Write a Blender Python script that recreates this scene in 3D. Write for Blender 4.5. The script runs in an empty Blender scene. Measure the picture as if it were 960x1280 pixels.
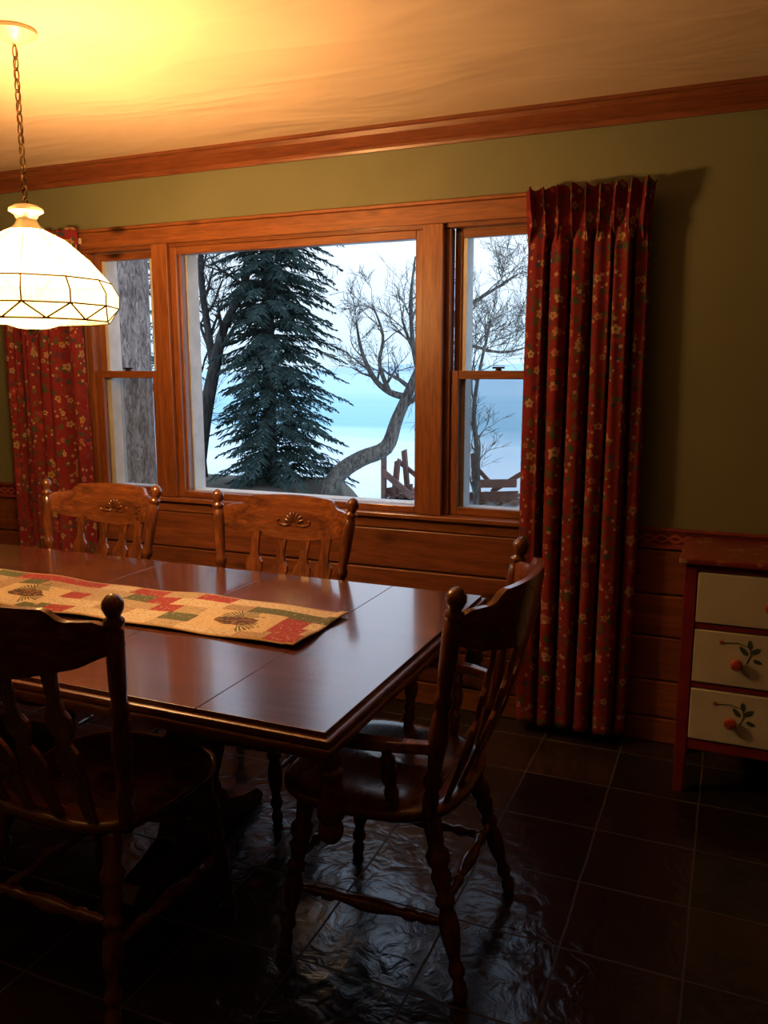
import bpy, math, random
from mathutils import Vector, Matrix
random.seed(7)
scene = bpy.context.scene
try:
    scene.view_settings.view_transform = 'Standard'
    scene.view_settings.gamma = .95
except Exception as e:
    print(e)

# ------------------------------------------------------------ helpers
class MB:
    def __init__(s):
        s.v=[]; s.f=[]; s.m=[]
    def add(s, v, f, mi=0):
        o=len(s.v); s.v+= [tuple(p) for p in v]
        for q in f:
            s.f.append(tuple(i+o for i in q)); s.m.append(mi)
    def box(s,x0,x1,y0,y1,z0,z1,mi=0):
        v=[(x,y,z) for x in (x0,x1) for y in (y0,y1) for z in (z0,z1)]
        f=[(0,1,3,2),(4,6,7,5),(0,4,5,1),(2,3,7,6),(0,2,6,4),(1,5,7,3)]
        s.add(v,f,mi)
    def lathe(s,p0,p1,prof,seg=16,mi=0):
        p0=Vector(p0);p1=Vector(p1);d=p1-p0;L=d.length;d.normalize()
        a=Vector((0,1,0)) if abs(d.y)<.9 else Vector((1,0,0))
        u=d.cross(a).normalized(); w=d.cross(u)
        v=[];f=[]
        for t,r in prof:
            c=p0+d*(t*L)
            for k in range(seg):
                an=2*math.pi*k/seg
                v.append(c+u*(r*math.cos(an))+w*(r*math.sin(an)))
        n=len(prof)
        for i in range(n-1):
            for k in range(seg):
                k2=(k+1)%seg
                f.append((i*seg+k,i*seg+k2,(i+1)*seg+k2,(i+1)*seg+k))
        f.append(tuple(range(seg))[::-1]); f.append(tuple(range((n-1)*seg,n*seg)))
        s.add(v,f,mi)
    def tube(s,pts,rad,seg=8,mi=0,closed=False):
        pts=[Vector(p) for p in pts]; n=len(pts)
        if not isinstance(rad,(list,tuple)): rad=[rad]*n
        v=[];f=[];u=None
        for i,p in enumerate(pts):
            if closed: d=pts[(i+1)%n]-pts[i-1]
            else: d=pts[min(i+1,n-1)]-pts[max(i-1,0)]
            if d.length<1e-9: d=Vector((0,0,1))
            d.normalize()
            if u is None:
                a=Vector((0,0,1)) if abs(d.z)<.9 else Vector((1,0,0))
                u=d.cross(a).normalized()
            else:
                u=(u-d*u.dot(d))
                u=u.normalized() if u.length>1e-6 else d.orthogonal().normalized()
            w=d.cross(u)
            for k in range(seg):
                an=2*math.pi*k/seg
                v.append(p+u*(rad[i]*math.cos(an))+w*(rad[i]*math.sin(an)))
        rng=n if closed else n-1
        for i in range(rng):
            j=(i+1)%n
            for k in range(seg):
                k2=(k+1)%seg
                f.append((i*seg+k,i*seg+k2,j*seg+k2,j*seg+k))
        if not closed:
            f.append(tuple(range(seg))[::-1]); f.append(tuple(range((n-1)*seg,n*seg)))
        s.add(v,f,mi)
    def extr(s,poly,fn,th,mi=0):
        n=len(poly)
        v=[fn(a,b,-th/2) for a,b in poly]+[fn(a,b,th/2) for a,b in poly]
        f=[tuple(range(n))[::-1],tuple(range(n,2*n))]
        for i in range(n):
            j=(i+1)%n
            f.append((i,j,n+j,n+i))
        s.add(v,f,mi)
    def mesh(s,name,mats):
        me=bpy.data.meshes.new(name)
        me.from_pydata(s.v,[],s.f)
        for m in mats: me.materials.append(m)
        if len(mats)>1: me.polygons.foreach_set('material_index',s.m)
        me.update()
        return me
def link(name,me,parent=None,smooth=False,bevel=0,seg=2,autosm=False):
    ob=bpy.data.objects.new(name,me); scene.collection.objects.link(ob)
    if smooth:
        for p in me.polygons: p.use_smooth=True
    if autosm:
        try: me.set_sharp_from_angle(angle=math.radians(40))
        except Exception: pass
    if bevel:
        b=ob.modifiers.new('bev','BEVEL'); b.width=bevel; b.segments=seg; b.limit_method='ANGLE'; b.angle_limit=math.radians(35)
    if parent: ob.parent=parent
    return ob
def fixn(me):
    import bmesh
    bm=bmesh.new(); bm.from_mesh(me); bmesh.ops.recalc_face_normals(bm,faces=bm.faces); bm.to_mesh(me); bm.free()
def obj(name,mb,mats,parent=None,smooth=False,bevel=0,autosm=True):
    if not isinstance(mats,(list,tuple)): mats=[mats]
    me=mb.mesh(name,mats); fixn(me)
    return link(name,me,parent,smooth,bevel,autosm=autosm and smooth)
def empty(name,loc=(0,0,0),rz=0):
    e=bpy.data.objects.new(name,None); e.empty_display_size=.1
    e.location=loc; e.rotation_euler=(0,0,rz); scene.collection.objects.link(e); return e

# ------------------------------------------------------------ materials
class G:
    def __init__(s,name):
        s.mat=bpy.data.materials.new(name); s.mat.use_nodes=True
        s.nt=s.mat.node_tree; s.nt.nodes.clear()
        s.out=s.n('ShaderNodeOutputMaterial')
    def n(s,t,**kw):
        nd=s.nt.nodes.new(t)
        for k,v in kw.items(): setattr(nd,k,v)
        return nd
    def set(s,sock,val):
        if isinstance(val,bpy.types.NodeSocket): s.nt.links.new(val,sock)
        elif val is not None:
            if hasattr(sock,'default_value'):
                if isinstance(val,(tuple,list)) and len(val)==3 and len(sock.default_value)==4: val=(*val,1)
                sock.default_value=val
    def math(s,op,a,b=None,c=None,clamp=False):
        nd=s.n('ShaderNodeMath',operation=op,use_clamp=clamp)
        s.set(nd.inputs[0],a)
        if b is not None: s.set(nd.inputs[1],b)
        if c is not None: s.set(nd.inputs[2],c)
        return nd.outputs[0]
    def vmath(s,op,a,b=None,out=0):
        nd=s.n('ShaderNodeVectorMath',operation=op)
        s.set(nd.inputs[0],a)
        if b is not None: s.set(nd.inputs[1],b)
        return nd.outputs['Value'] if op in('LENGTH','DOT_PRODUCT') else nd.outputs[0]
    def mix(s,fac,a,b,blend='MIX'):
        nd=s.n('ShaderNodeMixRGB',blend_type=blend)
        s.set(nd.inputs[0],fac); s.set(nd.inputs[1],a); s.set(nd.inputs[2],b); return nd.outputs[0]
    def co(s,kind='Object',scale=(1,1,1),loc=(0,0,0)):
        t=s.n('ShaderNodeTexCoord'); m=s.n('ShaderNodeMapping')
        m.inputs['Scale'].default_value=scale; m.inputs['Location'].default_value=loc
        s.nt.links.new(t.outputs[kind],m.inputs[0]); return m.outputs[0]
    def noise(s,vec,scale=5,detail=4,dist=0,rough=.5,col=False):
        nd=s.n('ShaderNodeTexNoise'); s.set(nd.inputs['Vector'],vec)
        nd.inputs['Scale'].default_value=scale; nd.inputs['Detail'].default_value=detail
        nd.inputs['Distortion'].default_value=dist; nd.inputs['Roughness'].default_value=rough
        return nd.outputs['Color' if col else 'Fac']
    def ramp(s,fac,stops,const=False):
        nd=s.n('ShaderNodeValToRGB'); cr=nd.color_ramp
        if const: cr.interpolation='CONSTANT'
        while len(cr.elements)<len(stops): cr.elements.new(.5)
        for e,(p,c) in zip(cr.elements,stops):
            e.position=p; e.color=(*c,1) if len(c)==3 else c
        s.set(nd.inputs[0],fac); return nd.outputs[0]
    def bump(s,h,strength=.3,dist=.01):
        nd=s.n('ShaderNodeBump'); nd.inputs['Strength'].default_value=strength; nd.inputs['Distance'].default_value=dist
        s.set(nd.inputs['Height'],h); return nd.outputs[0]
    def pbr(s,color,rough=.5,normal=None,metal=0,coat=0,spec=.5,coatr=.1,**kw):
        p=s.n('ShaderNodeBsdfPrincipled')
        s.set(p.inputs['Base Color'],color); s.set(p.inputs['Roughness'],rough)
        p.inputs['Metallic'].default_value=metal
        p.inputs['Coat Weight'].default_value=coat; p.inputs['Coat Roughness'].default_value=coatr
        p.inputs['Specular IOR Level'].default_value=spec
        if normal is not None: s.set(p.inputs['Normal'],normal)
        for k,v in kw.items(): s.set(p.inputs[k],v)
        s.nt.links.new(p.outputs[0],s.out.inputs[0]); return p
def plain(name,c,rough=.5,metal=0,coat=0,spec=.5,var=.12,vs=12):
    g=G(name); n=g.noise(g.co(),vs,3)
    a=tuple(x*(1-var) for x in c); b=tuple(min(1,x*(1+var)) for x in c)
    g.pbr(g.ramp(n,[(.3,a),(.7,b)]),rough,metal=metal,coat=coat,spec=spec); return g.mat
def wood(name,c1,c2,axis='Z',rough=.35,coat=.3,scale=1.0,knots=False,bstr=.08,coatr=.12):
    g=G(name); k={'X':(1.2,14,14),'Y':(14,1.2,14),'Z':(14,14,1.2)}[axis]
    k=tuple(x*scale for x in k)
    co=g.co('Object',k)
    n=g.noise(co,2.2,6,.8,.6); n2=g.noise(co,9,3,.2)
    mid=tuple((a+b)/2 for a,b in zip(c1,c2))
    col=g.ramp(n,[(.28,c1),(.5,mid),(.72,c2)])
    col=g.mix(.4,col,g.ramp(n2,[(.35,(.3,.3,.3)),(.6,(1,1,1))]),'MULTIPLY')
    if knots:
        kk={'X':(3,7,7),'Y':(7,3,7),'Z':(7,7,3)}[axis]
        v=g.n('ShaderNodeTexVoronoi'); g.set(v.inputs['Vector'],g.co('Object',kk)); v.inputs['Scale'].default_value=1
        m=g.ramp(v.outputs['Distance'],[(.07,(1,1,1)),(.20,(0,0,0))])
        col=g.mix(m,col,tuple(x*.25 for x in c1))
    g.pbr(col,rough,g.bump(n2,bstr,.002),coat=coat,coatr=coatr); return g.mat

M={}
g=G('wall_green_paint'); n=g.noise(g.co(),3,3); n2=g.noise(g.co(),180,2)
g.pbr(g.ramp(n,[(.3,(.158,.166,.088)),(.7,(.185,.190,.104))]),.62,g.bump(n2,.08,.002)); M['wall']=g.mat
g=G('ceiling_paint'); n=g.noise(g.co('Object',(1,1,1)),2.5,3); n2=g.noise(g.co('Object',(1.0,2.8,1)),1.3,2,1.0)
g.pbr(g.ramp(n,[(.3,(.67,.52,.39)),(.7,(.73,.57,.43))]),.7,g.bump(n2,.28,.07)); M['ceil']=g.mat
P1,P2=(.19,.060,.019),(.35,.128,.042)
M['pineX']=wood('pine_trim_x',P1,P2,'X',.38,.35,knots=True)
M['pineZ']=wood('pine_trim_z',P1,P2,'Z',.38,.35)
M['pineY']=wood('pine_trim_y',P1,P2,'Y',.38,.35)
M['wains']=wood('pine_wainscot',(.14,.042,.015),(.30,.098,.034),'X',.42,.2,knots=True)
M['wainsY']=wood('pine_wainscot_y',(.14,.042,.015),(.30,.098,.034),'Y',.42,.2,knots=True)
M['crown']=wood('crown_wood',(.16,.047,.017),(.25,.078,.028),'X',.4,.2)
M['chZ']=wood('chair_wood_z',(.06,.017,.006),(.23,.072,.021),'Z',.26,.6)
M['chX']=wood('chair_wood_x',(.07,.020,.008),(.28,.092,.026),'X',.24,.6,scale=.8)
M['tabX']=wood('table_wood_x',(.070,.022,.012),(.145,.047,.021),'X',.24,1.0,scale=.6,bstr=.03,coatr=.11)
M['tabE']=wood('table_edge_wood',(.07,.02,.009),(.16,.048,.018),'X',.3,.4)
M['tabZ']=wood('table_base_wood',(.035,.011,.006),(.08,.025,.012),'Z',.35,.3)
M['white']=plain('white_vinyl',(.55,.55,.52),.5)
M['brass']=plain('antique_brass',(.25,.17,.07),.35,metal=1)
M['cream']=plain('cream_enamel',(.62,.55,.38),.35,coat=.4)
M['dark']=plain('dark_metal',(.03,.025,.02),.4,metal=.7)

# floor: slate tiles
g=G('slate_floor'); co=g.co('Object',(1,1,1),(.0225+.003,.767+.003,0))
wob=g.vmath('MULTIPLY',g.vmath('SUBTRACT',g.noise(g.co(),6,2,col=True),(.5,.5,.5)),(.010,.010,0))
br=g.n('ShaderNodeTexBrick'); g.set(br.inputs['Vector'],g.vmath('ADD',co,wob)); br.offset=0; br.squash=1
br.inputs['Scale'].default_value=1; br.inputs['Brick Width'].default_value=.30; br.inputs['Row Height'].default_value=.30
br.inputs['Mortar Size'].default_value=.0036; br.inputs['Mortar Smooth'].default_value=.4; br.inputs['Bias'].default_value=0
br.inputs['Color1'].default_value=(.012,.012,.013,1); br.inputs['Color2'].default_value=(.036,.022,.018,1); br.inputs['Mortar'].default_value=(.062,.047,.036,1)
n=g.noise(g.co(),4,5,.6); n2=g.noise(g.co(),14,6,.9)
col=g.mix(.7,br.outputs['Color'],g.ramp(n,[(.3,(.45,.45,.47)),(.7,(1.4,1.15,1))]),'MULTIPLY')
h=g.math('ADD',g.math('MULTIPLY',n2,.7),g.math('MULTIPLY',g.noise(g.co(),5,3),1.0))
h=g.math('SUBTRACT',h,g.math('MULTIPLY',br.outputs['Fac'],.6))
rg=g.math('ADD',g.math('MULTIPLY',br.outputs['Fac'],.4),g.math('MULTIPLY_ADD',n,.22,.08))
g.pbr(col,rg,g.bump(h,.55,.013),spec=.65); M['floor']=g.mat

def flowers(g,uv,scale,R,pet,thresh,off):
    vec=g.vmath('ADD',g.vmath('MULTIPLY',uv,(scale,scale,1)),(off,off*.7,0))
    v=g.n('ShaderNodeTexVoronoi',voronoi_dimensions='2D'); g.set(v.inputs['Vector'],vec)
    v.inputs['Scale'].default_value=1; v.inputs['Randomness'].default_value=.8
    d=g.vmath('SUBTRACT',vec,v.outputs['Position'])
    sp=g.n('ShaderNodeSeparateXYZ'); g.set(sp.inputs[0],d)
    sc=g.n('ShaderNodeSeparateColor'); g.set(sc.inputs[0],v.outputs['Color'])
    an=g.math('ARCTAN2',sp.outputs[1],sp.outputs[0])
    an=g.math('ADD',g.math('MULTIPLY',an,pet),g.math('MULTIPLY',sc.outputs[0],6.28))
    pr=g.math('MULTIPLY_ADD',g.math('COSINE',an),.15,.78)
    pr=g.math('MULTIPLY',pr,g.math('MULTIPLY_ADD',sc.outputs[1],R*.6,R*.55))
    m=g.math('LESS_THAN',v.outputs['Distance'],pr)
    m=g.math('MULTIPLY',m,g.math('GREATER_THAN',sc.outputs[2],thresh))
    return m,sc.outputs[0],v.outputs['Distance']
g=G('red_floral_fabric'); tc=g.n('ShaderNodeTexCoord'); uv=tc.outputs['UV']
col=g.ramp(g.noise(g.vmath('MULTIPLY',uv,(3,3,3)),2,3),[(.3,(.165,.016,.024)),(.7,(.215,.024,.032))])
v1=g.math('ABSOLUTE',g.math('SUBTRACT',g.noise(uv,12,1,1.8),.5)); col=g.mix(g.math('MULTIPLY',g.math('LESS_THAN',v1,.012),.7),col,(.14,.085,.035))
m,r,d=flowers(g,uv,20,.34,2,.35,3.3); col=g.mix(m,col,g.ramp(r,[(0,(.06,.075,.045)),(.5,(.13,.09,.045)),(.75,(.06,.05,.075))],True))
m,r,d=flowers(g,uv,17,.36,3,.45,6.3); col=g.mix(m,col,g.ramp(r,[(0,(.10,.07,.035)),(.5,(.28,.045,.04)),(.75,(.11,.03,.05))],True))
m,r,d=flowers(g,uv,15,.33,5,.55,9.1); col=g.mix(m,col,g.ramp(r,[(0,(.33,.21,.14)),(.4,(.33,.12,.10)),(.65,(.40,.29,.20)),(.85,(.33,.20,.07))],True))
col=g.mix(g.math('MULTIPLY',m,g.math('LESS_THAN',d,.08)),col,(.20,.09,.03))
m,r,d=flowers(g,uv,30,.28,4,.65,1.7); col=g.mix(m,col,(.34,.23,.15))
wv=g.noise(g.vmath('MULTIPLY',uv,(400,400,1)),1,1)
g.pbr(col,.9,g.bump(wv,.1,.001),spec=.2); M['curt']=g.mat

# ------------------------------------------------------------ room shell
XL,XR,YF,H=-4.8,3.4,-7.2,2.44
mb=MB(); mb.box(XL-.15,XR+.15,YF-.15,.15,-.1,0); obj('floor',mb,M['floor'])
mb=MB(); mb.box(XL-.15,XR+.15,YF-.15,.15,H,H+.1); obj('ceiling',mb,M['ceil'])
WX0,WX1,WZ0,WZ1=-3.02,-.66,.82,2.07
mb=MB()
mb.box(XL-.15,WX0,0,.15,0,H); mb.box(WX1,XR+.15,0,.15,0,H)
mb.box(WX0,WX1,0,.15,0,WZ0); mb.box(WX0,WX1,0,.15,WZ1,H)
obj('wall_back',mb,M['wall'])
mb=MB(); mb.box(XL-.15,XL,YF,0,0,H); obj('wall_left',mb,M['wall'])
mb=MB(); mb.box(XR,XR+.15,YF,0,0,H); obj('wall_right',mb,M['wall'])
mb=MB(); mb.box(XL-.15,XR+.15,YF-.15,YF,0,H); obj('wall_front',mb,M['wall'])
cp=[(0,2.352),(.010,2.352),(.014,2.362),(.014,2.372),(.022,2.378),(.05,2.408),(.058,2.424),(.066,2.428),(.066,2.44),(0,2.44)]
def crown(name,a,b,nrm,mat):
    a=Vector(a);b=Vector(b);nrm=Vector(nrm)
    mb=MB(); n=len(cp)
    v=[a+nrm*o+Vector((0,0,z)) for o,z in cp]+[b+nrm*o+Vector((0,0,z)) for o,z in cp]
    f=[tuple(range(n)),tuple(range(n,2*n))[::-1]]+[(i,(i+1)%n,n+(i+1)%n,n+i) for i in range(n)]
    mb.add(v,f); obj(name,mb,mat)
crown('trim_1',(XL,0,0),(XR,0,0),(0,-1,0),M['crown'])
crown('trim_2',(XL,YF,0),(XL,0,0),(1,0,0),M['pineY'])
crown('trim_3',(XR,YF,0),(XR,0,0),(-1,0,0),M['pineY'])
crown('trim_4',(XL,YF,0),(XR,YF,0),(0,1,0),M['crown'])
ws=[.10,.255,.435,.605,.785]
mb=MB()
for a,b in zip(ws[:-1],ws[1:]): mb.box(XL+.02,XR-.02,-.018,0,a+.003,b-.003)
obj('trim_5',mb,M['wains'],bevel=.006)
mb=MB()
for x0,x1 in((XL,XL+.018),(XR-.018,XR)):
    for a,b in zip(ws[:-1],ws[1:]): mb.box(x0,x1,YF+.02,-.02,a+.003,b-.003)
obj('trim_6',mb,M['wainsY'],bevel=.006)
mb=MB()
for a,b in zip(ws[:-1],ws[1:]): mb.box(XL+.02,XR-.02,YF,YF+.018,a+.003,b-.003)
obj('trim_7',mb,M['wains'],bevel=.006)
mb=MB(); mb.box(XL+.02,XR-.02,-.024,0,0,.098); obj('baseboard_back',mb,M['wains'],bevel=.005)
mb=MB(); mb.box(XL,XL+.024,YF,-.024,0,.098); obj('baseboard_left',mb,M['wainsY'],bevel=.005)
mb=MB(); mb.box(XR-.024,XR,YF,-.024,0,.098); obj('baseboard_right',mb,M['wainsY'],bevel=.005)
mb=MB(); mb.box(XL+.03,XR-.03,YF,YF+.024,0,.098); obj('baseboard_front',mb,M['wains'],bevel=.005)
g=G('red_stencil_rail'); tc=g.n('ShaderNodeTexCoord'); sp=g.n('ShaderNodeSeparateXYZ'); g.set(sp.inputs[0],tc.outputs['Object'])
a_=g.math('MULTIPLY',sp.outputs[0],62.8); zz=g.math('MULTIPLY',g.math('SUBTRACT',sp.outputs[2],.8275),36)
l1=g.math('LESS_THAN',g.math('ABSOLUTE',g.math('SUBTRACT',zz,g.math('MULTIPLY',g.math('SINE',a_),.45))),.18)
l2=g.math('LESS_THAN',g.math('ABSOLUTE',g.math('ADD',zz,g.math('MULTIPLY',g.math('SINE',a_),.45))),.18)
l3=g.math('GREATER_THAN',g.math('ABSOLUTE',zz),.78)
col=g.mix(g.math('MAXIMUM',g.math('MAXIMUM',l1,l2),l3),(.12,.012,.015),(.34,.09,.07))
g.pbr(col,.5); M['rail']=g.mat
for nm,x0,x1 in(('trim_8',XL,-3.10),('trim_9',-.575,XR)):
    mb=MB(); mb.box(x0,x1,-.016,0,.80,.855); mb.box(x0,x1,-.028,0,.788,.80,1); mb.box(x0,x1,-.024,0,.855,.868,1)
    obj(nm,mb,[M['rail'],plain('rail_red',(.20,.035,.03),.45)],bevel=.003)

# ------------------------------------------------------------ window
win=empty('window_1')
mb=MB()
mb.box(-3.10,-.58,-.022,-.0005,2.05,2.125,0)
mb.box(-3.11,-.57,-.03,-.0005,2.125,2.14,0)
mb.box(-3.12,-.56,-.045,.02,.835,.855,0)
mb.box(-3.10,-.58,-.022,-.0005,.785,.835,0)
obj('casing_head_and_stool',mb,M['pineX'],win,bevel=.004)
mb=MB()
mb.box(-3.10,-3.0,-.022,-.0005,.855,2.05); mb.box(-.68,-.58,-.022,-.0005,.855,2.05)
obj('casing_sides',mb,M['pineZ'],win,bevel=.004)
mb=MB()
mb.box(WX0,WX1,.0,.06,2.035,2.0695); mb.box(WX0,WX1,.02,.06,.8205,.855)
obj('frame_rails',mb,M['pineX'],win,bevel=.003)
mb=MB()
for x0,x1,y0 in((WX0+.0005,-2.975,0),(-.705,WX1-.0005,0),(-2.575,-2.485,-.022),(-2.60,-2.57,.01),(-1.215,-1.125,-.022),(-1.13,-1.10,.01)):
    mb.box(x0,x1,y0,.06,.856,2.05 if y0<0 else 2.034)
obj('mullions',mb,M['pineZ'],win,bevel=.004)
mb=MB()
px0,px1=-2.485,-1.215
mb.box(px0,px0+.035,.0,.05,.856,2.034); mb.box(px1-.035,px1,.0,.05,.856,2.034)
mb.box(px0+.012,px0+.045,.02,.06,.88,2.01); mb.box(px1-.045,px1-.012,.02,.06,.88,2.01)
obj('picture_stiles',mb,M['pineZ'],win,bevel=.003)
mb=MB()
mb.box(px0+.035,px1-.035,.0,.05,2.0,2.034); mb.box(px0+.035,px1-.035,.0,.05,.856,.885)
obj('picture_rails',mb,M['pineX'],win,bevel=.003)
mb=MB()
for x0,x1 in((px0+.001,px1-.001),(-2.974,-2.601),(-1.099,-.706)):
    mb.box(x0,x0+.05,.062,.15,.825,2.065); mb.box(x1-.05,x1,.062,.15,.825,2.065)
    mb.box(x0+.05,x1-.05,.062,.15,2.02,2.065); mb.box(x0+.05,x1-.05,.062,.15,.825,.885)
obj('exterior_reveal',mb,M['white'],win)
def sash(x0,x1,z0,z1,y,nm):
    mb=MB(); w=.032
    mb.box(x0,x0+w,y,y+.028,z0,z1); mb.box(x1-w,x1,y,y+.028,z0,z1)
    obj(nm+'_stiles',mb,M['pineZ'],win,bevel=.003)
    mb=MB()
    mb.box(x0+w,x1-w,y,y+.028,z0,z0+.035); mb.box(x0+w,x1-w,y,y+.028,z1-.035,z1)
    obj(nm+'_rails',mb,M['pineX'],win,bevel=.003)
    mb=MB(); mb.box(x0+w-.004,x1-w+.004,y+.010,y+.014,z0+.03,z1-.03)
    return mb
glass=MB()
g=G('window_glass'); t=g.n('ShaderNodeBsdfTransparent'); g.nt.links.new(t.outputs[0],g.out.inputs[0])
t.inputs[0].default_value=(.97,.985,1,1); M['glass']=g.mat
for x0,x1,nm in((-2.974,-2.601,'left'),(-1.099,-.706,'right')):
    for z0,z1,y,k in((1.43,2.034,.055,'upper'),(.856,1.465,.022,'lower')):
        s=sash(x0,x1,z0,z1,y,'sash_'+nm+'_'+k); glass.add(s.v,s.f)
glass.box(px0+.03,px1-.03,.036,.04,.87,2.02)
obj('glass_panes',glass,M['glass'],win)
mb=MB()
for xc in(-2.79,-.90):
    mb.lathe((xc,.036,1.465),(xc,.036,1.473),[(0,.014),(1,.012)],12); mb.box(xc-.025,xc+.025,.028,.044,1.473,1.481)
obj('sash_locks',mb,M['dark'],win,bevel=.002)
g=G('insect_screen'); t=g.n('ShaderNodeBsdfTransparent'); df=g.n('ShaderNodeBsdfDiffuse'); df.inputs[0].default_value=(.12,.13,.14,1)
mx=g.n('ShaderNodeMixShader'); mx.inputs[0].default_value=.48; g.nt.links.new(t.outputs[0],mx.inputs[1]); g.nt.links.new(df.outputs[0],mx.inputs[2]); g.nt.links.new(mx.outputs[0],g.out.inputs[0])
mb=MB()
for x0,x1 in((-2.93,-2.64),(-1.055,-.75)):
    mb.add([(x0,.13,.88),(x1,.13,.88),(x1,.13,1.45),(x0,.13,1.45)],[(0,1,2,3)])
obj('insect_screens',mb,g.mat,win)

# ------------------------------------------------------------ curtains
def curtain(name,x0,x1,seed,flip=False):
    rnd=random.Random(seed)
    e=empty(name)
    nu,nv=320,80; z0,z1=.045,2.135
    ph=[rnd.uniform(0,6.28) for _ in range(10)]
    nh=9     # header pleats
    nb=6     # body folds: irregular centres/widths/depths
    W=x1-x0; tp=2*math.pi
    cuts=[0]
    for i in range(nb): cuts.append(cuts[-1]+rnd.uniform(.65,1.45))
    cuts=[c/cuts[-1] for c in cuts]
    deps=[rnd.uniform(.65,1.25) for _ in range(nb)]
    def body(u):
        u=max(0,min(.99999,u))
        for i in range(nb):
            if u<cuts[i+1]:
                t=(u-cuts[i])/(cuts[i+1]-cuts[i])
                s=math.sin(math.pi*t)
                return deps[i]*(s**1.1), t
        return 0,1
    verts=[];uvs=[]
    for j in range(nv+1):
        v=j/nv; z=z0+(z1-z0)*v; low=1-v
        top=max(0,min(1,(z-1.90)/.12)); top=top*top*(3-2*top)
        for i in range(nu+1):
            u=i/nu
            ub=u+.014*math.sin(tp*1.3*u+ph[0]+1.8*low)*low+.006*math.sin(tp*3*u+ph[1]+3.5*low)
            b,t=body(ub)
            y2=.009*math.sin(tp*3.1*u+ph[3]+1.6*v)+.005*math.sin(tp*13*u+ph[5]+2.2*v)*(.6+.5*v)+.0045*math.sin(tp*21*u+ph[6])*v
            yb=-.062-.080*b*(.85+.25*low)-y2
            per=(u*nh)%1.0; q=per-.5
            pl=math.exp(-(q/.20)**2)
            yh=-.082-.040*pl-.012*pl*math.cos(q*tp*5)
            if z>2.09: yh+= -.005*math.sin(u*95+ph[6])*(z-2.09)/.045
            yy=yb*(1-top)+yh*top
            pinch=math.exp(-((z-2.015)/.025)**2)
            yy=yy*(1-.55*pinch)+(-.095)*.55*pinch
            spread=1+.045*math.sin(math.pi*min(1,max(0,low)))+(.06*max(0,(v-.93)/.07))
            xc=(x0+x1)/2
            x=xc+(u-.5)*W*spread+.016*math.sin(tp*t)*(-1)*(1-top)*b+.004*math.sin(u*60+z*6)*top
            p=Vector((x,yy,z+(.005*math.sin(tp*nb*u+2) if j==0 else 0)+(.007*math.sin(u*70+ph[7]) if j==nv else 0)))
            verts.append(p)
            uvs.append((u*W*2.2,z))
    faces=[];n=nu+1
    for j in range(nv):
        for i in range(nu):
            faces.append((j*n+i,j*n+i+1,(j+1)*n+i+1,(j+1)*n+i))
    me=bpy.data.meshes.new('drape'); me.from_pydata([tuple(p) for p in verts],[],faces)
    ul=me.uv_layers.new(name='UVMap')
    for l in me.loops: ul.data[l.index].uv=uvs[l.vertex_index]
    me.materials.append(M['curt'])
    ob=link('drape',me,e,smooth=True)
    so=ob.modifiers.new('th','SOLIDIFY'); so.thickness=.003
    mb=MB(); mb.box(x0-.005,x1+.005,-.062,-.05,2.07,2.095)
    for xx in(x0+.02,x1-.02): mb.box(xx-.008,xx+.008,-.052,-.031,2.072,2.093)
    obj('curtain_rod',mb,M['cream'],e)
curtain('curtain',-.765,-.32,3)
curtain('curtain',-3.46,-2.965,5,True)

# ------------------------------------------------------------ chairs
legp=[(0,.013),(.02,.017),(.07,.019),(.10,.014),(.12,.013),(.14,.019),(.17,.021),(.20,.015),(.23,.014),(.30,.021),(.38,.025),(.45,.022),(.49,.016),(.51,.024),(.54,.024),(.56,.016),(.60,.020),(.66,.026),(.70,.019),(.73,.028),(.78,.029),(.81,.019),(.85,.021),(.93,.024),(1,.022)]
strp=[(0,.009),(.08,.010),(.15,.014),(.19,.010),(.22,.016),(.26,.016),(.29,.010),(.36,.013),(.44,.018),(.5,.020),(.56,.018),(.64,.013),(.71,.010),(.74,.016),(.78,.016),(.81,.010),(.85,.014),(.92,.010),(1,.009)]
postp=[(0,.014),(.04,.018),(.10,.020),(.14,.015),(.16,.022),(.19,.022),(.21,.015),(.28,.019),(.38,.024),(.46,.020),(.50,.015),(.52,.022),(.55,.022),(.57,.016),(.62,.019),(.66,.020),(.69,.020),(.80,.021),(.86,.020),(.875,.014),(.885,.022),(.90,.022),(.91,.013),(.925,.017),(.95,.023),(.97,.022),(.99,.014),(1,.004)]
armp=[(0,.010),(.06,.014),(.16,.018),(.22,.012),(.26,.018),(.32,.018),(.36,.012),(.5,.019),(.62,.020),(.72,.013),(.76,.018),(.82,.018),(.86,.012),(1,.013)]
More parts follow.
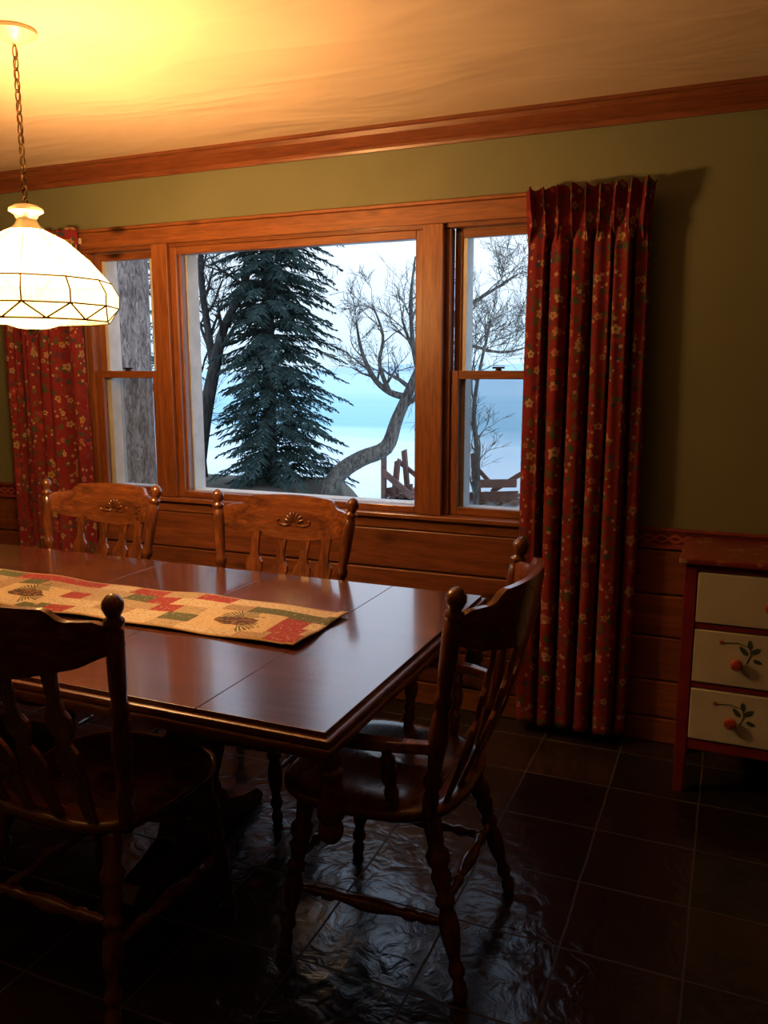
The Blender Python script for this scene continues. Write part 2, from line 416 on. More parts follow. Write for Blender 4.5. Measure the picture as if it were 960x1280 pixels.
def chair_meshes(arm):
    P=[]
    mb=MB(); na,nr=48,8; wF,wB,D=(.25,.225,.23) if not arm else (.265,.24,.235)
    def outline(a):
        c,s=math.cos(a),math.sin(a)
        n=3.2
        x=math.copysign(abs(c)**(2/n),c); y=math.copysign(abs(s)**(2/n),s)
        w=wB+(wF-wB)*(y+1)/2
        return x*w, y*D+(.012 if y>0 else 0)*(1-x*x)
    v=[];f=[]
    def zt(x,y,r):
        dip=-.016*math.exp(-((abs(x)-.085)/.09)**2)*math.exp(-((y+.03)/.15)**2)
        return .455+dip-(.010 if r>.97 else (0.003 if r>.9 else 0))
    rs=[.15,.3,.45,.6,.75,.87,.95,1.0]
    v.append((0,0,zt(0,0,0)))
    for r in rs:
        for k in range(na):
            x,y=outline(2*math.pi*k/na); v.append((x*r,y*r,zt(x*r,y*r,r)))
    for r,z in((1.0,.43),(.96,.418),(.6,.415)):
        for k in range(na):
            x,y=outline(2*math.pi*k/na); v.append((x*r,y*r,z))
    v.append((0,0,.415)); R=len(rs)+3
    for k in range(na): f.append((0,1+k,1+(k+1)%na))
    for j in range(R-1):
        for k in range(na):
            f.append((1+j*na+k,1+j*na+(k+1)%na,1+(j+1)*na+(k+1)%na,1+(j+1)*na+k))
    last=len(v)-1
    for k in range(na): f.append((last,1+(R-1)*na+(k+1)%na,1+(R-1)*na+k))
    mb.add(v,f); P.append(('seat',mb,M['chX'],0))
    legs={'leg_1':((-.225,.20,0),(-.18,.15,.425)),'leg_2':((.225,.20,0),(.18,.15,.425)),
          'leg_3':((-.225,-.275,0),(-.16,-.17,.425)),'leg_4':((.225,-.275,0),(.16,-.17,.425))}
    for k,(a,b) in legs.items():
        mb=MB(); mb.lathe(a,b,legp,18); P.append((k,mb,M['chZ'],0))
    def at(l,z):
        a,b=Vector(legs[l][0]),Vector(legs[l][1]); return a+(b-a)*(z/.425)
    mb=MB()
    mb.lathe(at('leg_1',.17),at('leg_3',.17),strp,14); mb.lathe(at('leg_2',.17),at('leg_4',.17),strp,14)
    mb.lathe(at('leg_1',.24),at('leg_2',.24),strp,14); mb.lathe(at('leg_3',.22),at('leg_4',.22),strp,14)
    P.append(('stretchers',mb,M['chX'],0))
    for i,s in enumerate((-1,1)):
        mb=MB(); mb.lathe((s*.218,-.185,.44),(s*.288,-.27,1.018),postp,18); P.append(('back_post_%d'%(i+1),mb,M['chZ'],0))
    mb=MB(); nu,nv=48,6; th=.024; v=[];f=[]
    def ss(a,b,x):
        t=max(0,min(1,(x-a)/(b-a))); return t*t*(3-2*t)
    def cz(u):
        au=abs(u)
        top=.958+.027*(1-ss(.62,.74,au))+.012*(1-au*au)-.012*ss(.9,1,au)
        bot=.845+.018*math.cos(au*math.pi)*-1+.02*ss(.75,1,au)
        return bot,top
    def cy(u,z):
        return -.105*(1-abs(u)**2.4)-.185-(z-.44)/.58*.085
    for sd in(0,1):
        for i in range(nu+1):
            u=-1+2*i/nu; b,t=cz(u)
            for j in range(nv+1):
                z=b+(t-b)*j/nv
                ed=.004 if j in(0,nv) else 0
                v.append((u*.272,cy(u,z)+(th/2-ed)*(1 if sd else -1),z))
    K=(nu+1)*(nv+1)
    for i in range(nu):
        for j in range(nv):
            a=i*(nv+1)+j
            f.append((a,a+1,a+nv+2,a+nv+1)); f.append((K+a,K+a+nv+1,K+a+nv+2,K+a+1))
        a=i*(nv+1); f.append((a,a+nv+1,K+a+nv+1,K+a)); a+=nv; f.append((a,K+a,K+a+nv+1,a+nv+1))
    for i in(0,nu):
        for j in range(nv):
            a=i*(nv+1)+j; f.append((a,K+a,K+a+1,a+1))
    mb.add(v,f)
    P.append(('crest_rail',mb,M['chX'],0))
    mb=MB()
    yc=cy(0,.9)+th/2
    def yf(x): return cy(x/.272,.9)+th/2
    for k in range(7):
        an=math.radians(-72+24*k); L=.046
        x1=L*math.sin(an)
        p0=Vector((0.004*math.sin(an),yc-.001,.892)); p1=Vector((x1,yf(x1)-.003,.892+L*math.cos(an)))
        mb.lathe(p0,p1,[(0,.001),(.2,.0045),(.55,.0085),(.85,.008),(1,.002)],8)
    for s in(-1,1):
        mb.tube([(s*x,yf(x)+.001,z) for x,z in((.012,.888),(.04,.882),(.068,.890),(.072,.903),(.058,.906))],[.005,.005,.0045,.004,.002],8)
    P.append(('carved_shell',mb,M['chZ'],0))
    prof=[(0,.016),(.08,.017),(.2,.024),(.32,.034),(.42,.037),(.5,.031),(.55,.019),(.58,.019),(.62,.030),(.68,.036),(.72,.034),(.76,.022),(.82,.016),(.92,.018),(1,.022)]
    mb=MB()
    for k in range(4):
        u=(-.6,-.2,.2,.6)[k]
        b,t=cz(u); p0=Vector((u*.225,-.19-.02*(1-u*u),.45)); zt_=b+.008; p1=Vector((u*.255,cy(u,zt_),zt_))
        d=p1-p0
        def fn(a,bb,c,p0=p0,d=d):
            q=p0+d*bb; return (q.x+a,q.y+c-.012*math.sin(bb*math.pi),q.z)
        v=[];f=[]
        for t_,w in prof:
            for (a,c) in((-w,-.006),(w,-.006),(w,.006),(-w,.006)): v.append(fn(a,t_,c))
        for i in range(len(prof)-1):
            for q in range(4):
                q2=(q+1)%4; f.append((i*4+q,i*4+q2,(i+1)*4+q2,(i+1)*4+q))
        mb.add(v,f)
    P.append(('splats',mb,M['chZ'],.002))
    if arm:
        mb=MB()
        for s in(-1,1):
            c=[(s*.236,-.215,.628,.016),(s*.262,-.14,.632,.021),(s*.278,-.05,.632,.024),(s*.278,.03,.630,.030),(s*.272,.06,.624,.030),(s*.268,.078,.615,.02)]
            v=[];f=[]
            for x,y,z,w in c:
                v+=[(x-w,y,z-.008),(x-w*.7,y,z+.012),(x+w*.7,y,z+.012),(x+w,y,z-.008),(x+w*.7,y,z-.014),(x-w*.7,y,z-.014)]
            for i in range(len(c)-1):
                for q in range(6):
                    q2=(q+1)%6; f.append((i*6+q,i*6+q2,(i+1)*6+q2,(i+1)*6+q))
            f.append(tuple(range(6))); f.append(tuple(range(len(v)-6,len(v))))
            mb.add(v,f)
        P.append(('arms',mb,M['chX'],.003))
        mb=MB()
        for s in(-1,1):
            mb.lathe((s*.232,.04,.445),(s*.276,.04,.625),armp,16)
            mb.lathe((s*.222,-.10,.445),(s*.268,-.10,.625),armp,16)
        P.append(('arm_supports',mb,M['chZ'],0))
    out=[]
    for nm,mb,mat,bev in P:
        me=mb.mesh(nm,[mat]); fixn(me)
        if not bev:
            for p in me.polygons: p.use_smooth=True
            if nm in('crest_rail',): me.set_sharp_from_angle(angle=math.radians(50))
        out.append((nm,me,bev))
    return out
side=chair_meshes(False); armc=chair_meshes(True)
def put_chair(name,parts,loc,rz):
    e=empty(name,loc,rz)
    for nm,me,bev in parts: link(nm,me,e,bevel=bev)
    return e
put_chair('dining_armchair',armc,(-.776,-1.42,0),math.radians(90))
put_chair('dining_chair',side,(-1.515,-.94,0),math.radians(180))
put_chair('dining_chair',side,(-2.375,-.94,0),math.radians(180))
put_chair('dining_chair',side,(-1.42,-1.76,0),math.radians(0))

# ------------------------------------------------------------ table
tab=empty('dining_table')
TX0,TX1,TY0,TY1=-3.19,-.69,-1.94,-.79
seams=[TX0+.02,-2.86,-2.40,-1.94,-1.48,-1.02,TX1-.02]
mb=MB()
for a,b in zip(seams[:-1],seams[1:]): mb.box(a+.0006,b-.0006,TY0+.02,TY1-.02,.732,.75)
obj('table_top_leaves',mb,M['tabX'],tab,bevel=.0012)
mb=MB(); mb.box(TX0+.004,TX1-.004,TY0+.004,TY1-.004,.722,.740); mb.box(TX0,TX1,TY0,TY1,.702,.722); mb.box(TX0+.014,TX1-.014,TY0+.014,TY1-.014,.688,.702)
obj('top_edge_moulding',mb,M['tabE'],tab,bevel=.006)
mb=MB(); i=.075
mb.box(TX0+i,TX1-i,TY0+i,TY0+i+.022,.655,.69); mb.box(TX0+i,TX1-i,TY1-i-.022,TY1-i,.655,.69)
mb.box(TX0+i,TX0+i+.022,TY0+i+.022,TY1-i-.022,.655,.69); mb.box(TX1-i-.022,TX1-i,TY0+i+.022,TY1-i-.022,.655,.69)
obj('apron',mb,M['tabE'],tab,bevel=.003)
mb=MB()
dp=[(0,.016),(.06,.022),(.12,.024),(.16,.018),(.2,.026),(.26,.026),(.3,.017),(.42,.020),(.58,.028),(.7,.029),(.76,.020),(.8,.026),(.86,.027),(.92,.024),(.97,.016),(1,.004)]
for x in(TX0+.045,TX1-.03):
    for y in(TY0+.06,TY1-.06): mb.lathe((x,y,.69),(x,y,.485),dp,18)
obj('corner_drops',mb,M['tabE'],tab,smooth=True)
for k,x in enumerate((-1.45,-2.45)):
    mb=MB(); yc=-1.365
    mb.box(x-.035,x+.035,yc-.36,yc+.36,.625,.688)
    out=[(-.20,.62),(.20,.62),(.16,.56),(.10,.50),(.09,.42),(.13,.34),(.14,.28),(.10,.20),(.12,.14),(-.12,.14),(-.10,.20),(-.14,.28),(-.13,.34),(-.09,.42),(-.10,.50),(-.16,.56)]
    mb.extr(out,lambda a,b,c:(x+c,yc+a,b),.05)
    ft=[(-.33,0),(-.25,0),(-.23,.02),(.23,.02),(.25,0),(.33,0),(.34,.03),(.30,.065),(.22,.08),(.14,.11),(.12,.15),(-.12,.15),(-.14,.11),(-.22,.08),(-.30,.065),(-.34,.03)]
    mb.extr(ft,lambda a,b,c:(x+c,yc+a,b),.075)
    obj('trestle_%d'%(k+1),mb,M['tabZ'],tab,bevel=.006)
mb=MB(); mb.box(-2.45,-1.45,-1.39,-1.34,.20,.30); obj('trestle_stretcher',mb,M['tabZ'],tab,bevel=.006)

# table runner
g=G('patchwork_runner'); tc=g.n('ShaderNodeTexCoord'); uv=tc.outputs['UV']
sp=g.n('ShaderNodeSeparateXYZ'); g.set(sp.inputs[0],uv)
row=g.math('FLOOR',g.math('MULTIPLY',sp.outputs[1],15.0))
wn=g.n('ShaderNodeTexWhiteNoise',noise_dimensions='1D'); g.set(wn.inputs['W'],row)
ux=g.math('FLOOR',g.math('ADD',g.math('MULTIPLY',sp.outputs[0],g.math('MULTIPLY_ADD',wn.outputs[0],4,8)),g.math('MULTIPLY',wn.outputs[0],5)))
cx=g.n('ShaderNodeCombineXYZ'); g.set(cx.inputs[0],ux); g.set(cx.inputs[1],row)
w2=g.n('ShaderNodeTexWhiteNoise',noise_dimensions='2D'); g.set(w2.inputs['Vector'],cx.outputs[0])
col=g.ramp(w2.outputs[0],[(0,(.40,.30,.18)),(.2,(.54,.44,.29)),(.42,(.34,.23,.13)),(.58,(.30,.02,.022)),(.76,(.08,.10,.035)),(.87,(.5,.40,.26))],True)
lt=g.noise(g.vmath('MULTIPLY',uv,(90,260,1)),1,3,.5)
col=g.mix(g.math('MULTIPLY',g.math('GREATER_THAN',lt,.54),.55),col,(.14,.08,.04))
lt=g.noise(g.vmath('MULTIPLY',uv,(160,60,1)),1,3,.5)
col=g.mix(g.math('MULTIPLY',g.math('GREATER_THAN',lt,.62),.5),col,(.50,.42,.28))
per=.79
fu=g.math('SUBTRACT',g.math('MODULO',g.math('ADD',sp.outputs[0],.135),per),.395)
fv=g.math('SUBTRACT',sp.outputs[1],.13)
rect=g.math('MULTIPLY',g.math('LESS_THAN',g.math('ABSOLUTE',fu),.13),g.math('LESS_THAN',g.math('ABSOLUTE',fv),.080))
col=g.mix(rect,col,g.mix(g.math('GREATER_THAN',lt,.56),(.50,.38,.22),(.42,.30,.17)))
wob=g.noise(g.vmath('MULTIPLY',uv,(30,30,1)),1,2)
fu=g.math('ADD',fu,g.math('MULTIPLY_ADD',wob,.02,-.01))
for dx,dy,ang in((-.02,.01,.5),(.03,.02,2.4),(.0,-.01,-2.6)):
    a_=g.math('ARCTAN2',g.math('SUBTRACT',fv,dy),g.math('SUBTRACT',fu,dx))
    da=g.math('ABSOLUTE',g.math('SUBTRACT',a_,ang))
    r_=g.math('SQRT',g.math('ADD',g.math('POWER',g.math('SUBTRACT',fu,dx),2),g.math('POWER',g.math('SUBTRACT',fv,dy),2)))
    nd=g.math('MULTIPLY',g.math('LESS_THAN',da,.55),g.math('LESS_THAN',r_,g.math('MULTIPLY_ADD',wob,.06,.06)))
    nd=g.math('MULTIPLY',nd,g.math('GREATER_THAN',g.math('SINE',g.math('MULTIPLY',a_,46)),-.1))
    col=g.mix(nd,col,(.08,.085,.03))
fu2=g.math('DIVIDE',fu,.075); fv2=g.math('DIVIDE',g.math('ADD',fv,.004),.036)
rr=g.math('SQRT',g.math('ADD',g.math('MULTIPLY',fu2,fu2),g.math('MULTIPLY',fv2,fv2)))
vv=g.n('ShaderNodeTexVoronoi'); g.set(vv.inputs['Vector'],g.vmath('MULTIPLY',uv,(70,110,1))); vv.inputs['Scale'].default_value=1
col=g.mix(g.math('LESS_THAN',rr,g.math('MULTIPLY_ADD',wob,.5,.7)),col,g.ramp(vv.outputs['Distance'],[(.2,(.28,.13,.05)),(.6,(.06,.03,.015))]))
edge=g.math('GREATER_THAN',g.math('ABSOLUTE',g.math('SUBTRACT',sp.outputs[1],.165)),.157)
col=g.mix(edge,col,(.42,.27,.12))
g.pbr(col,.85,g.bump(g.noise(g.vmath('MULTIPLY',uv,(500,500,1)),1,1),.2,.001))
nu,nv=150,16; RX1,RX0,RY0,RY1=-1.01,-2.87,-1.51,-1.18
v=[];uvs=[];f=[]
for j in range(nv+1):
    for i in range(nu+1):
        a=i/nu;b=j/nv; x=RX1+(RX0-RX1)*a; y=RY0+(RY1-RY0)*b
        z=.7535+.0035*(1+math.sin(x*21+b*2))*.6+.0025*(1+math.sin(x*9+y*14))
        if i<3: z+=.003*(1+math.sin(b*9))
        v.append((x+.004*math.sin(b*7),y+.005*math.sin(a*11),z)); uvs.append((-(x-RX1),y-RY0))
for j in range(nv):
    for i in range(nu):
        a=j*(nu+1)+i; f.append((a,a+1,a+nu+2,a+nu+1))
me=bpy.data.meshes.new('table_runner'); me.from_pydata(v,[],f); ul=me.uv_layers.new(name='UVMap')
for l in me.loops: ul.data[l.index].uv=uvs[l.vertex_index]
me.materials.append(g.mat); fixn(me); ob=link('table_runner',me,smooth=True)
so=ob.modifiers.new('t','SOLIDIFY'); so.thickness=.003; so.offset=1

# ------------------------------------------------------------ pendant lamp
LX,LY=-2.0,-1.33
lamp=empty('pendant_lamp',(LX,LY,0))
mb=MB(); mb.lathe((0,0,2.44),(0,0,2.40),[(0,.062),(.3,.064),(.5,.05),(.8,.03),(.95,.02),(1,.008)],28)
obj('ceiling_canopy',mb,M['cream'],lamp,smooth=True)
mb=MB(); z=2.395; k=0
while z>1.955:
    pts=[]
    for i in range(14):
        a=2*math.pi*i/14; x=.0085*math.cos(a); zz=.019*math.sin(a)
        pts.append((x,0,z-.017+zz) if k%2 else (0,x,z-.017+zz))
    mb.tube(pts,.0024,6,closed=True); z-=.030; k+=1
mb.tube([(0.003*math.sin(i*1.3),.003*math.cos(i*1.1),2.40-.45*i/20) for i in range(21)],.0018,6)
obj('chain',mb,M['brass'],lamp,smooth=True)
mb=MB(); mb.lathe((0,0,1.958),(0,0,1.88),[(0,.006),(.08,.034),(.2,.049),(.3,.050),(.4,.036),(.6,.028),(.8,.036),(1,.055)],28)
obj('crown_cap',mb,M['cream'],lamp,smooth=True)
def milk(name,glow,st,trans,tint):
    g=G(name); em=g.n('ShaderNodeEmission'); n=g.noise(g.co(),9,3)
    g.set(em.inputs[0],g.ramp(n,[(.3,tuple(x*.85 for x in glow)),(.7,glow)])); em.inputs[1].default_value=st
    t=g.n('ShaderNodeBsdfTransparent'); t.inputs[0].default_value=(*tint,1)
    mx=g.n('ShaderNodeMixShader'); mx.inputs[0].default_value=1-trans
    g.nt.links.new(t.outputs[0],mx.inputs[1]); g.nt.links.new(em.outputs[0],mx.inputs[2]); g.nt.links.new(mx.outputs[0],g.out.inputs[0]); return g.mat
M['shadeU']=milk('lit_milk_glass_upper',(1,.72,.35),15,.82,(1,.88,.70))
M['shadeM']=milk('lit_milk_glass',(1,.71,.33),7.5,.36,(1,.88,.70))
M['shade']=milk('lit_amber_rim_glass',(1,.66,.26),5.0,.32,(1,.84,.60))
M['bowl']=milk('lit_bowl_glass',(1,.68,.29),4.2,.14,(1,.88,.70))
NS=12; lv=[(.056,1.880),(.105,1.855),(.175,1.795),(.232,1.73),(.254,1.69),(.252,1.655)]
def ring(r,z): return [(r*math.cos(2*math.pi*(k+.3)/NS),r*math.sin(2*math.pi*(k+.3)/NS),z) for k in range(NS)]
mb=MB(); v=[]
rings=[ring(r,z) for r,z in lv]
bot=[(.226*math.cos(2*math.pi*(k+.8)/NS),.226*math.sin(2*math.pi*(k+.8)/NS),1.612) for k in range(NS)]
for r in rings: v+=r
v+=bot; fs=[];mi=[]
for i in range(len(lv)-1):
    for k in range(NS): fs.append((i*NS+k,i*NS+(k+1)%NS,(i+1)*NS+(k+1)%NS,(i+1)*NS+k)); mi.append((1,1,2,0,0)[i])
L5=(len(lv)-1)*NS; B=len(lv)*NS
for k in range(NS):
    fs.append((L5+k,L5+(k+1)%NS,B+k)); fs.append((L5+(k+1)%NS,B+(k+1)%NS,B+k)); mi+=[0,0]
mb.add(v,fs); mb.m=mi; obj('glass_shade',mb,[M['shade'],M['shadeU'],M['shadeM']],lamp)
mb=MB(); v=[];fs=[]
bl=[(.13,1.655),(.12,1.630),(.09,1.606),(.045,1.592),(.012,1.588)]
for r,z in bl: v+=[(r*math.cos(2*math.pi*k/24),r*math.sin(2*math.pi*k/24),z) for k in range(24)]
for i in range(len(bl)-1):
    for k in range(24): fs.append((i*24+k,i*24+(k+1)%24,(i+1)*24+(k+1)%24,(i+1)*24+k))
mb.add(v,fs); obj('glass_bowl',mb,M['bowl'],lamp,smooth=True)
mb=MB()
for k in range(NS):
    mb.tube([r[k] for r in rings[:4]],.0012,6)
    mb.tube([r[k] for r in rings[3:]],.0026,6)
    mb.tube([rings[-1][k],bot[k]],.0028,6); mb.tube([rings[-1][(k+1)%NS],bot[k]],.0028,6)
for i in (3,5): mb.tube(rings[i],.0026,6,closed=True)
mb.tube(bot,.0032,6,closed=True)
obj('lead_came',mb,M['brass'],lamp,smooth=True)
mb=MB(); mb.lathe((0,0,1.89),(0,0,1.572),[(0,.006),(.5,.006),(.55,.02),(.7,.022),(.75,.006),(.93,.006),(.94,.02),(.97,.016),(1,.003)],16)
for k in range(3):
    a=2*math.pi*k/3; mb.tube([(.01*math.cos(a),.01*math.sin(a),1.72),(.05*math.cos(a),.05*math.sin(a),1.71),(.075*math.cos(a),.075*math.sin(a),1.735)],.006,8)
obj('stem_and_sockets',mb,M['brass'],lamp,smooth=True)
g=G('light_bulb'); em=g.n('ShaderNodeEmission'); em.inputs[0].default_value=(1,.75,.42,1); em.inputs[1].default_value=8
t=g.n('ShaderNodeBsdfTransparent'); mx=g.n('ShaderNodeMixShader'); mx.inputs[0].default_value=.3
g.nt.links.new(t.outputs[0],mx.inputs[1]); g.nt.links.new(em.outputs[0],mx.inputs[2]); g.nt.links.new(mx.outputs[0],g.out.inputs[0])
mb=MB()
for k in range(3):
    a=2*math.pi*k/3; mb.lathe((.08*math.cos(a),.08*math.sin(a),1.735),(.095*math.cos(a),.095*math.sin(a),1.82),[(0,.012),(.25,.016),(.55,.028),(.8,.024),(1,.006)],14)
    L=bpy.data.lights.new('bulb_light','POINT'); L.energy=62; L.color=(1,.59,.255); L.shadow_soft_size=.05
    lo=bpy.data.objects.new('bulb_light_%d'%(k+1),L); lo.location=(.09*math.cos(a),.09*math.sin(a),1.775); lo.parent=lamp; scene.collection.objects.link(lo)
obj('bulbs',mb,g.mat,lamp,smooth=True)

# ------------------------------------------------------------ chest of drawers
M['red']=plain('red_painted_wood',(.18,.018,.026),.38,coat=.2,var=.25,vs=9)
M['drw']=plain('cream_painted_wood',(.50,.49,.43),.42,var=.06)
M['knob']=plain('terracotta_knob',(.34,.06,.03),.3,coat=.4)
M['leaf']=plain('painted_leaf',(.05,.08,.04),.5); M['petal']=plain('painted_petal',(.40,.09,.06),.5)
ch=empty('chest_of_drawers')
CX0,CX1,CY0,CY1=-.118,.46,-.41,-.04
mb=MB()
for x in(CX0,CX1-.04):
    for y in(CY0,CY1-.04):
        mb.extr([(0,.825),(.04,.825),(.04,.21),(.034,0),(.004,0),(0,.21)],lambda a,b,c,x=x,y=y:(x+a,y+.02+c,b),.04)
mb.box(CX0+.005,CX0+.025,CY0+.04,CY1-.04,.19,.825); mb.box(CX1-.025,CX1-.005,CY0+.04,CY1-.04,.19,.825)
mb.box(CX0+.04,CX1-.04,CY1-.02,CY1-.005,.19,.825)
for z0,z1 in((.80,.825),(.602,.622),(.392,.412),(.165,.205)): mb.box(CX0+.04,CX1-.04,CY0+.004,CY1-.04,z0,z1)
obj('carcass',mb,M['red'],ch,bevel=.003)
g=G('chest_top_paint'); m1=g.noise(g.co(),16,4,1.0)
g.pbr(g.ramp(m1,[(.50,(.17,.02,.022)),(.58,(.20,.045,.03)),(.66,(.32,.2,.10))]),.35,coat=.2)
mb=MB(); mb.box(CX0-.02,CX1+.02,CY0-.02,CY1+.01,.825,.847); obj('chest_top',mb,g.mat,ch,bevel=.006)
fronts=[(.625,.797,.155),(.415,.599,.062),(.208,.389,.055)]
for k,(z0,z1,kx) in enumerate(fronts):
    mb=MB(); mb.box(CX0+.043,CX1-.043,CY0-.002,CY0+.016,z0,z1)
    mb.box(CX0+.05,CX1-.05,CY0+.016,CY1-.06,z0+.01,z1-.02); obj('drawer_%d'%(k+1),mb,M['drw'],ch,bevel=.003)
    zc=(z0+z1)/2-.01; y=CY0-.002
    mb=MB(); xs=[kx] if k==0 else [kx,.36-kx]
    for x in xs: mb.lathe((x,y+.002,zc),(x,y-.03,zc),[(0,.009),(.3,.009),(.45,.017),(.7,.021),(.9,.017),(1,.006)],20)
    obj('knob_%d'%(k+1),mb,M['knob'],ch,smooth=True)
    mb=MB()
    for x in xs:
        if k==0: continue
        bx,bz=x+.03,zc+(.005 if k==1 else -.005)
        mb.tube([(bx,y-.001,bz),(bx+.012,y-.001,bz+.03),(bx+.005,y-.001,bz+.055),(bx-.03,y-.001,bz+.066),(bx-.08,y-.001,bz+.062)],.0014,6)
        for (lx,lz,an,L) in((.0,.028,2.3,.036),(.012,.035,.6,.034),(.008,.05,1.7,.03),(.02,.012,-.3,.03)):
            c,s=math.cos(an),math.sin(an); pts=[]
            for q in range(12):
                a=2*math.pi*q/12; u=L/2*(1+math.cos(a)); w=L*.22*math.sin(a)*(1-.3*math.cos(a))
                pts.append((bx+lx+u*c-w*s,bz+lz+u*s+w*c))
            mb.extr(pts,lambda a,b,cc:(a,y-.001+cc,b),.0016)
        for q in range(5):
            a=2*math.pi*q/5; mb.lathe((bx-.08+.005*math.cos(a),y+.001,bz+.062+.005*math.sin(a)),(bx-.08+.005*math.cos(a),y-.002,bz+.062+.005*math.sin(a)),[(0,.0035),(1,.003)],10,1)
    if mb.v: obj('painted_flowers_%d'%(k+1),mb,[M['leaf'],M['petal']],ch)

pf=empty('picture_frame'); mb=MB()
x0,x1,z0,z1=-4.25,-3.66,1.22,1.72
for a in((x0,x1,z0,z0+.04),(x0,x1,z1-.04,z1),(x0,x0+.04,z0+.04,z1-.04),(x1-.04,x1,z0+.04,z1-.04)): mb.box(a[0],a[1],-.025,-.0005,a[2],a[3])
obj('frame',mb,M['dark'],pf,bevel=.004)
mb=MB(); mb.box(x0+.04,x1-.04,-.012,-.0005,z0+.04,z1-.04); obj('print',mb,plain('muted_print',(.12,.13,.08),.6,var=.6,vs=6),pf)

# ------------------------------------------------------------ outside
g=G('grass_ground'); n=g.noise(g.co(),1.5,6,.5); 
g.pbr(g.ramp(n,[(.3,(.07,.055,.04)),(.55,(.12,.095,.065)),(.75,(.18,.16,.13))]),.95,g.bump(g.noise(g.co(),14,4),.6,.05)); M['grass']=g.mat
LAKE=-1.5
def ss(a,b,x):
    t=max(0,min(1,(x-a)/(b-a))); return t*t*(3-2*t)
v=[];f=[];nx,ny=130,70
for j in range(ny+1):
    for i in range(nx+1):
        x=-45+80*i/nx; y=.16+26*(j/ny)
        edge=5.6+5.6*(1-ss(-7.0,-5.4,x))+.3*math.sin(x*.7)
        t=ss(edge-1.0,edge+2.0,y)
        z=-.5*(1-t)+(LAKE-.4)*t+.04*math.sin(x*1.3)*math.sin(y*1.1)*(1-t)
        v.append((x,y,z))
for j in range(ny):
    for i in range(nx):
        a=j*(nx+1)+i; f.append((a,a+1,a+nx+2,a+nx+1))
mb=MB(); mb.add(v,f); obj('lawn_ground',mb,M['grass'],smooth=True,autosm=False)
g=G('frozen_lake'); co=g.co(); sp=g.n('ShaderNodeSeparateXYZ'); g.set(sp.inputs[0],co)
n=g.noise(g.co('Object',(.02,.08,1)),1,5,.6)
dd=g.math('ADD',g.math('DIVIDE',sp.outputs[1],120),g.math('MULTIPLY',g.math('SUBTRACT',n,.5),.6))
col=g.ramp(dd,[(.08,(.78,.86,.90)),(.22,(.62,.78,.85)),(.36,(.24,.50,.62)),(.60,(.32,.57,.70)),(1,(.44,.64,.75))])
g.pbr(col,.5,spec=.3); M['lake']=g.mat
mb=MB(); mb.add([(-1500,.5,LAKE),(1500,.5,LAKE),(1500,1200,LAKE),(-1500,1200,LAKE)],[(0,1,2,3)]); obj('frozen_lake',mb,M['lake'])
g=G('far_hills'); g.pbr(g.ramp(g.noise(g.co('Object',(.01,.01,.03)),1,5),[(.3,(.46,.60,.70)),(.7,(.53,.66,.75))]),1,spec=0); M['hill']=g.mat  # pale blue distance haze is painted into the hill colour
mb=MB(); v=[];f=[]
for i in range(121):
    x=-1800+30*i; h=10+7*math.sin(x*.004+1)+4*math.sin(x*.013)+2*math.sin(x*.05)+random.uniform(-.8,.8)
    v+=[(x,900,LAKE-1),(x,900+40,h*.7),(x,960,h),(x,1100,LAKE-1)]
for i in range(120):
    for k in range(3): f.append((i*4+k,(i+1)*4+k,(i+1)*4+k+1,i*4+k+1))
mb.add(v,f); obj('far_shore_hills',mb,M['hill'])

def bark(name,c1,c2,bs=.8):
    g=G(name); n=g.noise(g.co('Object',(9,9,2)),2,6,.8); n2=g.noise(g.co('Object',(14,14,4)),2,4,1.2)
    col=g.mix(.7,g.ramp(n,[(.3,c1),(.7,c2)]),g.ramp(n2,[(.42,(.3,.3,.3)),(.52,(1,1,1))]),'MULTIPLY')
    g.pbr(col,.9,g.bump(n2,bs,.03)); return g.mat
M['bark']=bark('grey_bark',(.08,.065,.055),(.26,.215,.18)); M['bark2']=bark('pinkish_bark',(.20,.13,.11),(.50,.37,.32),1); M['bark3']=bark('dark_bark',(.03,.028,.027),(.095,.08,.072))
g=G('spruce_needles'); oi=g.noise(g.co(),7,3)
g.pbr(g.ramp(oi,[(.3,(.035,.06,.055)),(.7,(.09,.135,.12))]),.8,spec=.2); M['needle']=g.mat  # needle green greyed and lifted, haze included in the base colour

